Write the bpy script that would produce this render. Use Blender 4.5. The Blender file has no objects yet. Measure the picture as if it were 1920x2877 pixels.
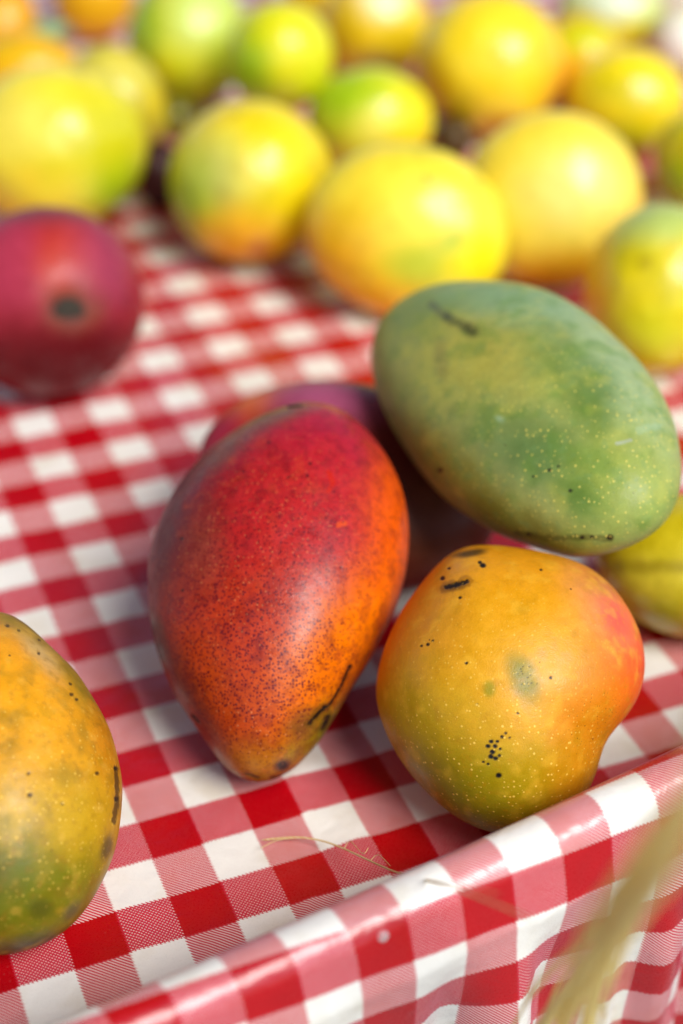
import bpy, math, random
import numpy as np
from mathutils import Vector, Matrix
from mathutils.bvhtree import BVHTree

sc = bpy.context.scene
COL = sc.collection
S = 0.017                       # one printed check of the cloth is 17 mm; shapes below are measured in checks

# ------------------------------------------------------------------ camera
CAM = [-4.9757, -22.3807, 23.4937]
RIGHT, DOWN, FWD = [[0.927174, -0.374576, 0.006436], [-0.213358, -0.542082, -0.812789], [0.30794, 0.752223, -0.582523]]
cd = bpy.data.cameras.new("camera")
cam = bpy.data.objects.new("camera", cd); COL.objects.link(cam); sc.camera = cam
cd.sensor_fit = 'HORIZONTAL'; cd.sensor_width = 24.0; cd.lens = 58.7924
cd.clip_start = 0.02; cd.clip_end = 500
cam.matrix_world = Matrix(((RIGHT[0], -DOWN[0], -FWD[0], CAM[0]*S), (RIGHT[1], -DOWN[1], -FWD[1], CAM[1]*S),
                           (RIGHT[2], -DOWN[2], -FWD[2], CAM[2]*S), (0, 0, 0, 1)))
cd.dof.use_dof = True; cd.dof.focus_distance = 29.9*S; cd.dof.aperture_fstop = cd.lens/1000/(.95*S)
cd.dof.aperture_blades = 9

# ------------------------------------------------------------------ sky, sun, exposure
SUN_EL = math.radians(47)
fh = Vector((FWD[0], FWD[1], 0)).normalized(); rh = Vector((fh.y, -fh.x, 0))
OFF = math.radians(40)
sd = (-fh*math.cos(OFF) + rh*math.sin(OFF))*math.cos(SUN_EL) + Vector((0, 0, math.sin(SUN_EL)))
w = bpy.data.worlds.new("World"); sc.world = w; w.use_nodes = True
nt = w.node_tree; bg = nt.nodes['Background']
sky = nt.nodes.new('ShaderNodeTexSky'); sky.sky_type = 'NISHITA'; sky.sun_disc = False
sky.sun_elevation = SUN_EL; sky.sun_rotation = math.atan2(sd.x, sd.y)
sky.air_density = 1.0; sky.dust_density = 0.4; sky.ozone_density = 2.0
nt.links.new(sky.outputs[0], bg.inputs[0]); bg.inputs[1].default_value = 0.09
sl = bpy.data.lights.new("sun", 'SUN'); sl.energy = 2.9; sl.angle = math.radians(30); sl.color = (1.0, 0.975, 0.93)
so = bpy.data.objects.new("sun", sl); COL.objects.link(so)
so.rotation_euler = sd.to_track_quat('Z', 'Y').to_euler()
sc.view_settings.view_transform = 'Standard'; sc.view_settings.look = 'None'
sc.view_settings.exposure = 0.50; sc.view_settings.gamma = 1.0
sc.render.engine = 'CYCLES'
sc.cycles.use_denoising = True
try: sc.cycles.denoiser = 'OPENIMAGEDENOISE'
except Exception: pass

# ------------------------------------------------------------------ helpers
def lin(c):
    c = np.asarray(c, float)/255.0
    return np.where(c <= .04045, c/12.92, ((c+.055)/1.055)**2.4)
def tag(o, label=None, cat=None, group=None, kind=None):
    for k, v in (('label', label), ('category', cat), ('group', group), ('kind', kind)):
        if v: o[k] = v
    return o
def link(name, me, mat=None, parent=None, smooth=True):
    o = bpy.data.objects.new(name, me); COL.objects.link(o)
    if mat: me.materials.append(mat)
    if parent: o.parent = parent
    if smooth: me.polygons.foreach_set('use_smooth', np.ones(len(me.polygons), bool))
    return o
def mesh(name, V, F):
    V = np.asarray(V, np.float32); F = np.asarray(F, np.int32)
    me = bpy.data.meshes.new(name); n = F.shape[1]
    me.vertices.add(len(V)); me.vertices.foreach_set('co', V.ravel())
    me.loops.add(F.size); me.loops.foreach_set('vertex_index', F.ravel())
    me.polygons.add(len(F)); me.polygons.foreach_set('loop_start', np.arange(0, F.size, n, dtype=np.int32))
    me.update(calc_edges=True); me.validate()
    return me
def gridfaces(nu, nv, wrap=False):
    i, j = np.meshgrid(np.arange(nu-1), np.arange(nv if wrap else nv-1), indexing='ij')
    a = i*nv+j; b = i*nv+(j+1) % nv
    return np.stack([a, b, b+nv, a+nv], -1).reshape(-1, 4)
def hash3(ix, iy, iz, seed):
    h = (ix*374761393 + iy*668265263 + iz*2147483647 + seed*1274126177) & 0xffffffff
    h = ((h ^ (h >> 13))*1274126177) & 0xffffffff
    h = ((h ^ (h >> 16))*668265263) & 0xffffffff
    return ((h >> 8) & 0xffff)/65535.0
def vnoise(P, sc_, seed=0, oct=1):
    out = 0; amp = 1; tot = 0
    for o in range(oct):
        Q = P*sc_*2**o + 31.7*(o+1); I = np.floor(Q).astype(np.int64); f = Q-I; f = f*f*(3-2*f)
        r = 0
        for dx in (0, 1):
            for dy in (0, 1):
                for dz in (0, 1):
                    wgt = (f[:, 0] if dx else 1-f[:, 0])*(f[:, 1] if dy else 1-f[:, 1])*(f[:, 2] if dz else 1-f[:, 2])
                    r = r + wgt*hash3(I[:, 0]+dx, I[:, 1]+dy, I[:, 2]+dz, seed+o*17)
        out = out + amp*r; tot += amp; amp *= .5
    return out/tot*2-1          # -1..1
def sstep(a, b, x):
    t = np.clip((x-a)/(b-a), 0, 1); return t*t*(3-2*t)

class NT:
    def __init__(s, name):
        s.m = bpy.data.materials.new(name); s.m.use_nodes = True; s.t = s.m.node_tree
        s.b = s.t.nodes['Principled BSDF']
    def n(s, typ, ins=None, **props):
        nd = s.t.nodes.new('ShaderNode'+typ)
        for k, v in props.items(): setattr(nd, k, v)
        for k, v in (ins or {}).items(): s.set(nd.inputs[k], v)
        return nd
    def set(s, sock, v):
        if isinstance(v, bpy.types.NodeSocket): s.t.links.new(v, sock)
        elif isinstance(v, bpy.types.Node): s.t.links.new(v.outputs[0], sock)
        else: sock.default_value = v
    def math(s, op, a, b=0.0, c=None, clamp=False):
        nd = s.t.nodes.new('ShaderNodeMath'); nd.operation = op; nd.use_clamp = clamp
        s.set(nd.inputs[0], a); s.set(nd.inputs[1], b)
        if c is not None: s.set(nd.inputs[2], c)
        return nd.outputs[0]
    def mix(s, f, a, b, mode='MIX'):
        nd = s.t.nodes.new('ShaderNodeMix'); nd.data_type = 'RGBA'; nd.blend_type = mode
        s.set(nd.inputs[0], f); s.set(nd.inputs[6], a); s.set(nd.inputs[7], b)
        return nd.outputs[2]
    def ss(s, x, lo, hi, a=0.0, b=1.0):
        nd = s.t.nodes.new('ShaderNodeMapRange'); nd.interpolation_type = 'SMOOTHSTEP'
        s.set(nd.inputs[0], x); s.set(nd.inputs[1], lo); s.set(nd.inputs[2], hi); s.set(nd.inputs[3], a); s.set(nd.inputs[4], b)
        return nd.outputs[0]
def c4(rgb): return tuple(lin(rgb))+(1.0,)

# ------------------------------------------------------------------ cloth: one developable printed sheet over a boxed rim
Q = [4.12078, 1.12957, 1.41831, 1.50384, 0.50958, 1.37224, 0.98388, 0.30818, 0.12373, 0.11232, 0.05025, -0.02048, 0.00365, -0.01159, -0.16841, 0.16377, -0.00521]
def rim_profile(dt=.05):
    t0, r1, A, L1, r2, B, L2, dB, r3 = Q[:9]
    ts = np.arange(-30, 40, dt)
    e1 = abs(r1)*A; e2 = e1+abs(L1); e3 = e2+abs(r2)*(A+B); e4 = e3+abs(L2); e5 = e4+abs(r3)*abs(dB)
    th = np.interp(ts, [0, e1, e2, e3, e4, e5, e5+6, e5+12], [0, A, A, -B, -B, -B-dB, -B-dB, -math.pi/2])
    d = np.concatenate([[0], np.cumsum(np.cos(th)[:-1]*dt)]); z = np.concatenate([[0], np.cumsum(np.sin(th)[:-1]*dt)])
    k = int(round(30/dt)); return ts, d-d[k], z-z[k]
PT, PD, PZ = rim_profile()
AL = Q[9]; H1, B1, H2, SC, S00, SH, SDD = Q[10:17]
OUT = np.array([math.sin(AL), -math.cos(AL)]); ALONG = np.array([math.cos(AL), math.sin(AL)])
def cloth_point(Sx, T):
    """sheet coordinates (along the rim, across the rim) -> place in the world, in checks"""
    S0 = np.clip(Sx-4, -8, 9)
    wg = np.clip(T/3, 0, 1); wg = wg*wg*(3-2*wg)
    T2 = T + B1*S0*wg
    far = T < 0
    D = np.where(far, T, np.interp(T2, PT, PD))+Q[0]; Z = np.interp(T2, PT, PZ) + wg*(H1*S0+H2*S0**2)
    Th = np.clip(T-3, 0, 12)
    Sg = Sx + wg*(SC*S0+S00) + SH*Th + SDD*S0*Th
    # hanging folds of the front
    hang = sstep(5.4, 9.0, T)
    fold = (.30*np.sin(Sx*1.9+.7+.05*T) + .17*np.sin(Sx*3.3+2.1) + .07*np.sin(Sx*6.1+T*.35))
    D = D + hang*fold + sstep(4.3, 6, T)*.035*np.sin(Sx*2.7+T*1.3+1)
    X = np.stack([Sg*ALONG[0]+D*OUT[0], Sg*ALONG[1]+D*OUT[1], Z], -1)
    P3 = np.stack([Sx, T, 0*Sx], -1).reshape(-1, 3)
    n1 = vnoise(P3, .33, 3, 2).reshape(Sx.shape); n2 = vnoise(P3*np.array([1, 1.6, 1]), .8, 8, 2).reshape(Sx.shape)
    lying = sstep(1.0, -1.0, T)
    rd = 1-np.abs(vnoise(P3*np.array([1, 1.2, 1]), .30, 21, 2)).reshape(Sx.shape)*2; rd = np.clip(rd, 0, 1)**6
    rd2 = (1-np.abs(vnoise(P3*np.array([1.5, .9, 1])+9, .45, 33, 2)).reshape(Sx.shape)*2).clip(0, 1)**8
    X[..., 2] += lying*(.06*n1+.022*n2+.05*rd+.03*rd2)-.06*lying
    X[..., 0] += (1-lying)*.006*n2; X[..., 1] += (1-lying)*.012*n1
    return X
sv = np.concatenate([np.arange(-70, -10, 2.), np.arange(-10, 18, .2), np.arange(18, 90, 2.)])
tv = np.concatenate([np.arange(-75, -36, 1.5), np.arange(-36, -8, .4), np.arange(-8, -.5, .2), np.arange(-.5, 9, .08), np.arange(9, 16, .15), np.arange(16, 30, 1.)])
SS, TT = np.meshgrid(sv, tv, indexing='ij')
XW = cloth_point(SS, TT)
me = mesh('tablecloth', XW.reshape(-1, 3)*S, gridfaces(len(sv), len(tv))[:, ::-1])
XY0 = SS[..., None]*ALONG + (TT[..., None]+Q[0])*OUT
UVv = np.stack([XY0[..., 0], -XY0[..., 1]], -1).reshape(-1, 2)
uv = me.uv_layers.new(name='sheet')
vi = np.zeros(len(me.loops), np.int32); me.loops.foreach_get('vertex_index', vi)
uv.data.foreach_set('uv', UVv[vi].astype(np.float32).ravel())

def cloth_material():
    k = NT('printed_vinyl'); M = k.math
    uvn = k.n('UVMap', uv_map='sheet'); sep = k.n('SeparateXYZ', {0: uvn})
    nz = k.n('TexNoise', {'Vector': uvn.outputs[0], 'Scale': 9.0, 'Detail': 2.0})
    wob = M('MULTIPLY', M('SUBTRACT', nz.outputs[0], .5), .03)
    u = M('ADD', sep.outputs[0], wob); v = M('ADD', sep.outputs[1], wob)
    LN = 13.0
    # twill teeth along the borders of every stripe
    tooth = M('MULTIPLY', M('SINE', M('MULTIPLY', M('SUBTRACT', v, u), 2*math.pi*LN)), .022)
    ue = M('ADD', u, tooth); ve = M('ADD', v, tooth)
    def stripe(x):      # 1 inside red stripe (cells 0..1 of 2)
        f = M('FLOORED_MODULO', x, 2.0)
        return M('MULTIPLY', k.ss(f, -.012, .012), k.ss(f, .988, 1.012, 1.0, 0.0))
    su = stripe(ue); svv = stripe(ve)
    d1 = M('ADD', M('MULTIPLY', M('SINE', M('MULTIPLY', M('SUBTRACT', v, u), 2*math.pi*LN)), .5), .5)
    d2 = M('ADD', M('MULTIPLY', M('SINE', M('MULTIPLY', M('ADD', v, M('MULTIPLY', u, 1.0)), 2*math.pi*LN)), .5), .5)
    lines = k.ss(d1, .24, .50)                       # diagonal twill, about half red
    dots = k.ss(M('ADD', M('MULTIPLY', d1, .62), M('MULTIPLY', d2, .38)), .16, .38)   # crossed twill, denser
    both = M('MULTIPLY', su, svv)
    onlyu = M('MULTIPLY', su, M('SUBTRACT', 1.0, svv)); onlyv = M('MULTIPLY', svv, M('SUBTRACT', 1.0, su))
    ink = M('ADD', both, M('ADD', M('MULTIPLY', onlyu, M('ADD', .34, M('MULTIPLY', lines, .62))), M('MULTIPLY', onlyv, M('ADD', .46, M('MULTIPLY', dots, .52)))), clamp=True)
    # worn print: faint pale flecks in the solid red
    fl = k.n('TexNoise', {'Vector': uvn.outputs[0], 'Scale': 22.0, 'Detail': 6.0, 'Roughness': .75})
    big = k.n('TexNoise', {'Vector': uvn.outputs[0], 'Scale': 1.3, 'Detail': 2.0})
    fleck = M('MULTIPLY', k.ss(fl.outputs[0], .60, .72), k.ss(big.outputs[0], .45, .65))
    ink = M('MULTIPLY', ink, M('SUBTRACT', 1.0, M('MULTIPLY', fleck, .16)))
    dirt = k.n('TexNoise', {'Vector': uvn.outputs[0], 'Scale': .9, 'Detail': 4.0})
    white = k.mix(k.ss(dirt.outputs[0], .45, .75), c4((240, 236, 226)), c4((226, 218, 200)))
    sp = k.n('TexVoronoi', {'Vector': uvn.outputs[0], 'Scale': 1.1, 'Randomness': 1.0})
    white = k.mix(M('MULTIPLY', k.ss(sp.outputs['Distance'], .03, .015), .5), white, c4((120, 90, 50)))
    solid = k.mix(big.outputs[0], c4((188, 0, 16)), c4((168, 0, 14)))
    red = k.mix(both, c4((196, 6, 48)), solid)
    k.set(k.b.inputs['Base Color'], k.mix(ink, white, red))
    k.set(k.b.inputs['Roughness'], k.ss(fl.outputs[0], .3, .7, .24, .36))
    k.b.inputs['IOR'].default_value = 1.45
    k.b.inputs['Coat Weight'].default_value = .28; k.b.inputs['Coat Roughness'].default_value = .27; k.b.inputs['Sheen Weight'].default_value = .07; k.b.inputs['Sheen Roughness'].default_value = .35; k.b.inputs['Sheen Tint'].default_value = (.72, .30, 1.0, 1); k.b.inputs['Coat IOR'].default_value = 1.95  # violet sheen tint stands in for sky reflected on the vinyl
    b1 = k.n('TexNoise', {'Vector': uvn.outputs[0], 'Scale': 1.6, 'Detail': 3.0, 'Distortion': .4})
    bp = k.n('Bump', {'Height': M('ADD', b1.outputs[0], M('MULTIPLY', fl.outputs[0], .02)), 'Strength': .30, 'Distance': .0022})
    k.set(k.b.inputs['Normal'], bp); k.set(k.b.inputs['Coat Normal'], bp)
    return k.m
cloth = link('tablecloth', me, cloth_material())
tag(cloth, 'red and white gingham vinyl cloth draped over the display table and its raised rim', 'tablecloth')

# ground far below the stall
def ground_material():
    k = NT('street_ground')
    tc = k.n('TexCoord'); n1 = k.n('TexNoise', {'Vector': tc.outputs['Object'], 'Scale': 6.0, 'Detail': 8.0})
    k.set(k.b.inputs['Base Color'], k.mix(n1.outputs[0], c4((112, 106, 98)), c4((140, 134, 124)))); k.b.inputs['Roughness'].default_value = .9
    return k.m
g = link('ground', mesh('ground', [(-60, -60, -.8), (60, -60, -.8), (60, 60, -.8), (-60, 60, -.8)], [(0, 1, 2, 3)]), ground_material())
tag(g, kind='structure')

# unseen canvas added over the table: blocks overhead sky, cut to pass the sun
def unseen_awning():
    nx, ny = 40, 24; V = []
    for t in (0, .004):
        for i in range(nx+1):
            for j in range(ny+1):
                f = -.9+1.95*j/ny; r1 = (.10+math.sin(math.pi/2-OFF)*f)/math.sin(OFF); r = -2.5+(r1+2.5)*i/nx
                V.append((fh.x*f+rh.x*r, fh.y*f+rh.y*r, 1.0+t+.015*math.sin(r*6)-.03*math.sin(math.pi*j/ny)))
    F0 = gridfaces(nx+1, ny+1); F = np.concatenate([F0, F0[:, ::-1]+(nx+1)*(ny+1)])
    k = NT('unseen_awning_canvas'); tc = k.n('TexCoord'); n1 = k.n('TexNoise', {'Vector': tc.outputs['Object'], 'Scale': 5.0, 'Detail': 3.0})
    k.set(k.b.inputs['Base Color'], k.mix(n1.outputs[0], c4((196, 166, 110)), c4((214, 184, 128)))); k.b.inputs['Roughness'].default_value = .9
    o = link('unseen_awning', mesh('unseen_awning', V, F), k.m); tag(o, kind='structure')
unseen_awning()

# ------------------------------------------------------------------ fruit bodies
FRUIT = {
 'red': dict(C=[3.9037, 2.4068, 2.6975], A=[0.93711, 0.22756, -0.26464, -0.34868, 0.57674, -0.73878, -0.01548, 0.78459, 0.61982], co=[2.9809, -0.1444, 0.2842, -0.5374, 0.2755, -0.0029, 0.0972, 0.1228, -0.0991, -0.0045, -0.0468, -0.0423, 0.0438, 0.0071, 0.0204, 0.0091, -0.0234, -0.0001, -0.006, 0.0009, 0.0087, 0.0038, -0.0012, -0.0055, -0.0047], D=2.2401, sh=(0,-0.25), u=0.008735, o=(648.0,1355.0)),
 'orange': dict(C=[6.7879, -1.3602, 2.4229], A=[0.89758, 0.24339, -0.36757, -0.43583, 0.61533, -0.65682, 0.06632, 0.74975, 0.65839], co=[2.5428, 0.2576, 0.0049, -0.1205, 0.0846, -0.0134, 0.0953, 0.0547, 0.0868, 0.0007, 0.0113, 0.0176, -0.0127, 0.0247, -0.0012, 0.0123, 0.0033, 0.0014, -0.0093, 0.0009, -0.0066, -0.0044, -0.001, -0.0041, 0.0009], D=2.2565, sh=(0,-0.1), u=0.008332, o=(1135.0,1565.0)),
 'green': dict(C=[9.6417, 3.331, 4.8726], A=[0.88694, 0.196, -0.41824, -0.45732, 0.49965, -0.73567, 0.06478, 0.84376, 0.53279], co=[2.9027, -0.0735, 0.2381, 0.1386, -0.5569, 0.0273, 0.0448, -0.0861, -0.07, 0.0346, 0.015, -0.0251, 0.0154, 0.0004, -0.0058, -0.0029, 0.0089, -0.0015, 0.0036, 0.003, 0.0033, 0.0026, -0.0049, 0.0003, -0.0017], D=2.2623, sh=(0.4,-0.6), u=0.009099, o=(1205.0,962.0)),
 'left': dict(C=[-2.4746, -0.3316, 2.1748], A=[0.96218, 0.26002, -0.08128, -0.23775, 0.65579, -0.71653, -0.13301, 0.70875, 0.6928], co=[2.4769, -0.0009, -0.0082, -0.4128, -0.0923, 0.0442, -0.0451, 0.074, 0.0321, -0.0215, 0.0297, -0.0179, -0.0108, 0.0103, -0.0149, 0.0081, 0.005, -0.006, 0.0099, -0.0048, -0.0032, 0.0039, -0.005, 0.0059, 0.0019], D=1.9783, sh=(0,-0.2), u=0.008011, o=(0.0,1799.4)),
 'stem': dict(C=[2.5194, 16.3341, 2.4606], A=[0.97049, 0.17329, -0.16771, -0.22898, 0.44404, -0.86625, -0.07564, 0.87909, 0.47062], co=[2.4911, 0.0243, -0.0181, 0.0137, 0.0263, 0.001, 0.0005, -0.0006, 0.0009, 0.0001, 0.0002, 0.0001, 0.0001, -0.0002, 0.0, -0.0, -0.0, -0.0001, 0.0, -0.0001, 0.0001, 0.0, -0.0001, -0.0, -0.0], D=2.3440, sh=(0,0), u=0.011635, o=(108.0,692.0)),
 'backred': dict(C=[6.9204, 6.2752, 1.9461], A=[0.92587, 0.20878, -0.31492, -0.37774, 0.53091, -0.75859, 0.00881, 0.82131, 0.57042], co=[2.8019, -0.0047, 0.0328, 0.4638, -0.2468, 0.0019, 0.0057, 0.0515, -0.0769, 0.001, 0.0009, 0.0015, -0.0184, -0.0001, 0.0002, -0.0028, -0.0071, -0.0, 0.0001, -0.0018, -0.0019, 0.0004, 0.0003, -0.0032, -0.0008], D=1.7127, sh=(0,-0.2), u=0.009835, o=(800.0,1118.0)),
 'y_right': dict(C=[12.8868, 1.2642, 1.5892], A=[0.84569, 0.22328, -0.48473, -0.51729, 0.5663, -0.64164, 0.13124, 0.79338, 0.59442], co=[1.7647, -0.0201, 0.0033, 0.2346, -0.088, -0.0029, 0.0018, 0.0266, -0.0234, -0.0003, 0.0003, 0.0024, -0.005, -0.0002, 0.0003, 0.0004, -0.0027, -0.0001, 0.0, -0.0001, -0.0009, 0.0003, 0.0002, -0.0008, -0.001], D=1.6639, sh=(0,0), u=0.009594, o=(1590.0,1300.0)),
 'b1': dict(C=[5.1248, 25.9227, 2.5229], A=[0.97168, 0.14266, -0.18838, -0.22881, 0.36891, -0.90086, -0.05903, 0.91845, 0.39111], co=[2.6535, 0.0227, -0.0277, 0.1762, 0.0413, 0.0028, -0.0021, 0.014, 0.007, 0.0, 0.0, 0.0, 0.0, 0.0, 0.0, 0.0, 0.0, 0.0, 0.0, 0.0, 0.0, 0.0, 0.0, 0.0, 0.0], D=2.5646, sh=(0,0), u=0.013959, o=(125.0,335.0)),
 'b2': dict(C=[8.127, 29.7706, 1.9789], A=[0.96474, 0.13449, -0.22623, -0.25979, 0.34884, -0.90046, -0.04218, 0.92748, 0.37148], co=[1.8242, 0.008, -0.0155, -0.1361, -0.1334, -0.0023, 0.0008, 0.0004, 0.0221, 0.0, 0.0, 0.0, 0.0, 0.0, 0.0, 0.0, 0.0, 0.0, 0.0, 0.0, 0.0, 0.0, 0.0, 0.0, 0.0], D=1.7445, sh=(0,0), u=0.015078, o=(266.0,240.0)),
 'b3': dict(C=[11.9238, 33.6906, 2.3634], A=[0.95472, 0.1218, -0.27144, -0.29659, 0.31766, -0.90063, -0.02347, 0.94035, 0.3394], co=[2.2557, 0.007, -0.0235, -0.097, 0.0302, -0.0, 0.0017, 0.0057, -0.004, 0.0, 0.0, 0.0, 0.0, 0.0, 0.0, 0.0, 0.0, 0.0, 0.0, 0.0, 0.0, 0.0, 0.0, 0.0, 0.0], D=2.2075, sh=(0,0), u=0.016208, o=(432.0,92.0)),
 'b3b': dict(C=[13.4804, 28.4474, 3.3994], A=[0.93917, 0.12488, -0.31993, -0.34339, 0.32523, -0.88109, -0.00598, 0.93735, 0.34833], co=[1.7902, 0.0022, -0.0153, 0.003, 0.0086, 0.0004, -0.0001, -0.0002, 0.0001, 0.0, 0.0, 0.0, 0.0, 0.0, 0.0, 0.0, 0.0, 0.0, 0.0, 0.0, 0.0, 0.0, 0.0, 0.0, 0.0], D=1.7800, sh=(0,0), u=0.015019, o=(642.0,128.0)),
 'f1': dict(C=[10.625, 31.0814, 0.6784], A=[0.95607, 0.1369, -0.25922, -0.29164, 0.35475, -0.88831, -0.02965, 0.92488, 0.37909], co=[0.6717, 0.0007, -0.0018, -0.0072, 0.0077, 0.0, 0.0001, -0.0, -0.0005, 0.0, 0.0, 0.0, 0.0, 0.0, 0.0, 0.0, 0.0, 0.0, 0.0, 0.0, 0.0, 0.0, 0.0, 0.0, 0.0], D=0.6663, sh=(0,0), u=0.015668, o=(408.0,268.0)),
 'f3': dict(C=[8.4156, 25.9378, 1.0418], A=[0.95844, 0.14826, -0.24376, -0.28288, 0.38265, -0.87952, -0.03712, 0.91192, 0.40868], co=[0.8694, 0.0013, -0.0033, -0.177, 0.0134, -0.0003, 0.0008, 0.0345, -0.0053, 0.0, 0.0, 0.0, 0.0, 0.0, 0.0, 0.0, 0.0, 0.0, 0.0, 0.0, 0.0, 0.0, 0.0, 0.0, 0.0], D=0.7991, sh=(0,0), u=0.014302, o=(366.0,400.0)),
 'f4': dict(C=[18.7411, 25.7548, 0.7425], A=[0.90249, 0.1412, -0.40691, -0.42952, 0.36532, -0.82587, 0.03204, 0.92011, 0.39034], co=[0.711, -0.0005, -0.002, -0.0355, -0.0057, 0.0, 0.0002, 0.0025, 0.0008, 0.0, 0.0, 0.0, 0.0, 0.0, 0.0, 0.0, 0.0, 0.0, 0.0, 0.0, 0.0, 0.0, 0.0, 0.0, 0.0], D=0.6951, sh=(0,0), u=0.015174, o=(1042.0,318.0)),
 'f2': dict(C=[19.1564, 29.5687, 0.7488], A=[0.9105, 0.13295, -0.39156, -0.41287, 0.34504, -0.8429, 0.02304, 0.92913, 0.36905], co=[0.7163, -0.0004, -0.0021, -0.0353, -0.0044, -0.0, 0.0002, 0.0025, 0.0006, 0.0, 0.0, 0.0, 0.0, 0.0, 0.0, 0.0, 0.0, 0.0, 0.0, 0.0, 0.0, 0.0, 0.0, 0.0, 0.0], D=0.7006, sh=(0,0), u=0.016045, o=(962.0,222.0)),
 'b4': dict(C=[9.9915, 21.5595, 2.4131], A=[0.94416, 0.14955, -0.29358, -0.3291, 0.38582, -0.86188, -0.01563, 0.91037, 0.41349], co=[2.4156, 0.0062, -0.023, 0.0213, 0.0124, 0.0006, -0.0006, 0.0004, 0.0007, 0.0, 0.0, 0.0, 0.0, 0.0, 0.0, 0.0, 0.0, 0.0, 0.0, 0.0, 0.0, 0.0, 0.0, 0.0, 0.0], D=2.3955, sh=(0,0), u=0.013273, o=(575.0,415.0)),
 'b5': dict(C=[15.7335, 25.9652, 1.7632], A=[0.92121, 0.13759, -0.36391, -0.38884, 0.35644, -0.84956, 0.01283, 0.92413, 0.38186], co=[1.9009, -0.0012, -0.0139, 0.1789, -0.003, -0.0001, -0.0017, 0.0192, -0.0007, 0.0, 0.0, 0.0, 0.0, 0.0, 0.0, 0.0, 0.0, 0.0, 0.0, 0.0, 0.0, 0.0, 0.0, 0.0, 0.0], D=1.8200, sh=(0,0), u=0.014815, o=(850.0,276.0)),
 'b6': dict(C=[13.0419, 16.8812, 2.3659], A=[0.91334, 0.15944, -0.37468, -0.40651, 0.41008, -0.81645, 0.02347, 0.89801, 0.43935], co=[2.6667, -0.0057, -0.0233, 0.2216, -0.0813, -0.0015, -0.0023, 0.0184, -0.0158, 0.0, 0.0, 0.0, 0.0, 0.0, 0.0, 0.0, 0.0, 0.0, 0.0, 0.0, 0.0, 0.0, 0.0, 0.0, 0.0], D=1.7903, sh=(0,0), u=0.012519, o=(935.0,530.0)),
 'b7': dict(C=[17.7594, 17.1261, 2.4526], A=[0.87834, 0.15308, -0.45286, -0.47448, 0.39447, -0.78693, 0.05818, 0.90607, 0.41911], co=[2.6014, -0.0166, -0.0254, 0.0599, 0.0121, -0.0005, -0.0014, 0.0028, 0.0012, 0.0, 0.0, 0.0, 0.0, 0.0, 0.0, 0.0, 0.0, 0.0, 0.0, 0.0, 0.0, 0.0, 0.0, 0.0, 0.0], D=1.7949, sh=(0,0), u=0.013070, o=(1266.0,456.0)),
 'b8': dict(C=[20.8742, 27.5511, 2.4621], A=[0.89365, 0.12634, -0.43061, -0.44727, 0.3288, -0.83177, 0.0365, 0.93591, 0.35035], co=[2.502, -0.0089, -0.0279, 0.0666, -0.037, -0.0012, -0.0011, 0.0022, -0.0036, 0.0, 0.0, 0.0, 0.0, 0.0, 0.0, 0.0, 0.0, 0.0, 0.0, 0.0, 0.0, 0.0, 0.0, 0.0, 0.0], D=2.4564, sh=(0,0), u=0.015629, o=(1125.0,145.0)),
 'b9': dict(C=[24.474, 24.2536, 1.8073], A=[0.85742, 0.1338, -0.49692, -0.51021, 0.34715, -0.78688, 0.06722, 0.92822, 0.36592], co=[1.8923, -0.0103, -0.0144, 0.1085, -0.0336, -0.0012, -0.0009, 0.0075, -0.0052, 0.0, 0.0, 0.0, 0.0, 0.0, 0.0, 0.0, 0.0, 0.0, 0.0, 0.0, 0.0, 0.0, 0.0, 0.0, 0.0], D=1.8367, sh=(0,0), u=0.015429, o=(1440.0,232.0)),
 'b9b': dict(C=[24.9531, 28.4833, 1.6648], A=[0.87058, 0.12591, -0.47564, -0.48904, 0.32775, -0.80835, 0.05411, 0.93634, 0.34691], co=[1.6449, -0.0059, -0.0117, -0.0166, -0.0306, -0.0004, 0.0005, -0.0009, 0.0014, 0.0, 0.0, 0.0, 0.0, 0.0, 0.0, 0.0, 0.0, 0.0, 0.0, 0.0, 0.0, 0.0, 0.0, 0.0, 0.0], D=1.6246, sh=(0,0), u=0.016382, o=(1330.0,140.0)),
 'b10': dict(C=[17.987, 11.3997, 2.2599], A=[0.84968, 0.17099, -0.49881, -0.519, 0.43841, -0.73379, 0.09321, 0.88236, 0.46125], co=[2.1111, -0.0173, -0.014, -0.1701, 0.0282, 0.002, 0.0012, 0.0159, -0.0055, 0.0, 0.0, 0.0, 0.0, 0.0, 0.0, 0.0, 0.0, 0.0, 0.0, 0.0, 0.0, 0.0, 0.0, 0.0, 0.0], D=2.0322, sh=(0,0), u=0.011985, o=(1512.0,665.0)),
 'b11': dict(C=[24.513, 19.5264, 1.5929], A=[0.83595, 0.1455, -0.52917, -0.54147, 0.37589, -0.75201, 0.08949, 0.91517, 0.39301], co=[1.5593, -0.0091, -0.0094, -0.0399, -0.0354, 0.0, 0.0008, 0.0004, 0.0031, 0.0, 0.0, 0.0, 0.0, 0.0, 0.0, 0.0, 0.0, 0.0, 0.0, 0.0, 0.0, 0.0, 0.0, 0.0, 0.0], D=1.5307, sh=(0,0), u=0.014508, o=(1612.0,368.0)),
 'b13': dict(C=[28.6636, 32.8234, 1.5563], A=[0.86233, 0.11652, -0.49276, -0.50326, 0.30465, -0.80865, 0.0559, 0.94531, 0.32135], co=[1.7613, -0.0079, -0.012, 0.2654, -0.0284, -0.0015, -0.002, 0.04, -0.0087, 0.0, 0.0, 0.0, 0.0, 0.0, 0.0, 0.0, 0.0, 0.0, 0.0, 0.0, 0.0, 0.0, 0.0, 0.0, 0.0], D=1.6478, sh=(0,0), u=0.017773, o=(1400.0,30.0)),
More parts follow.
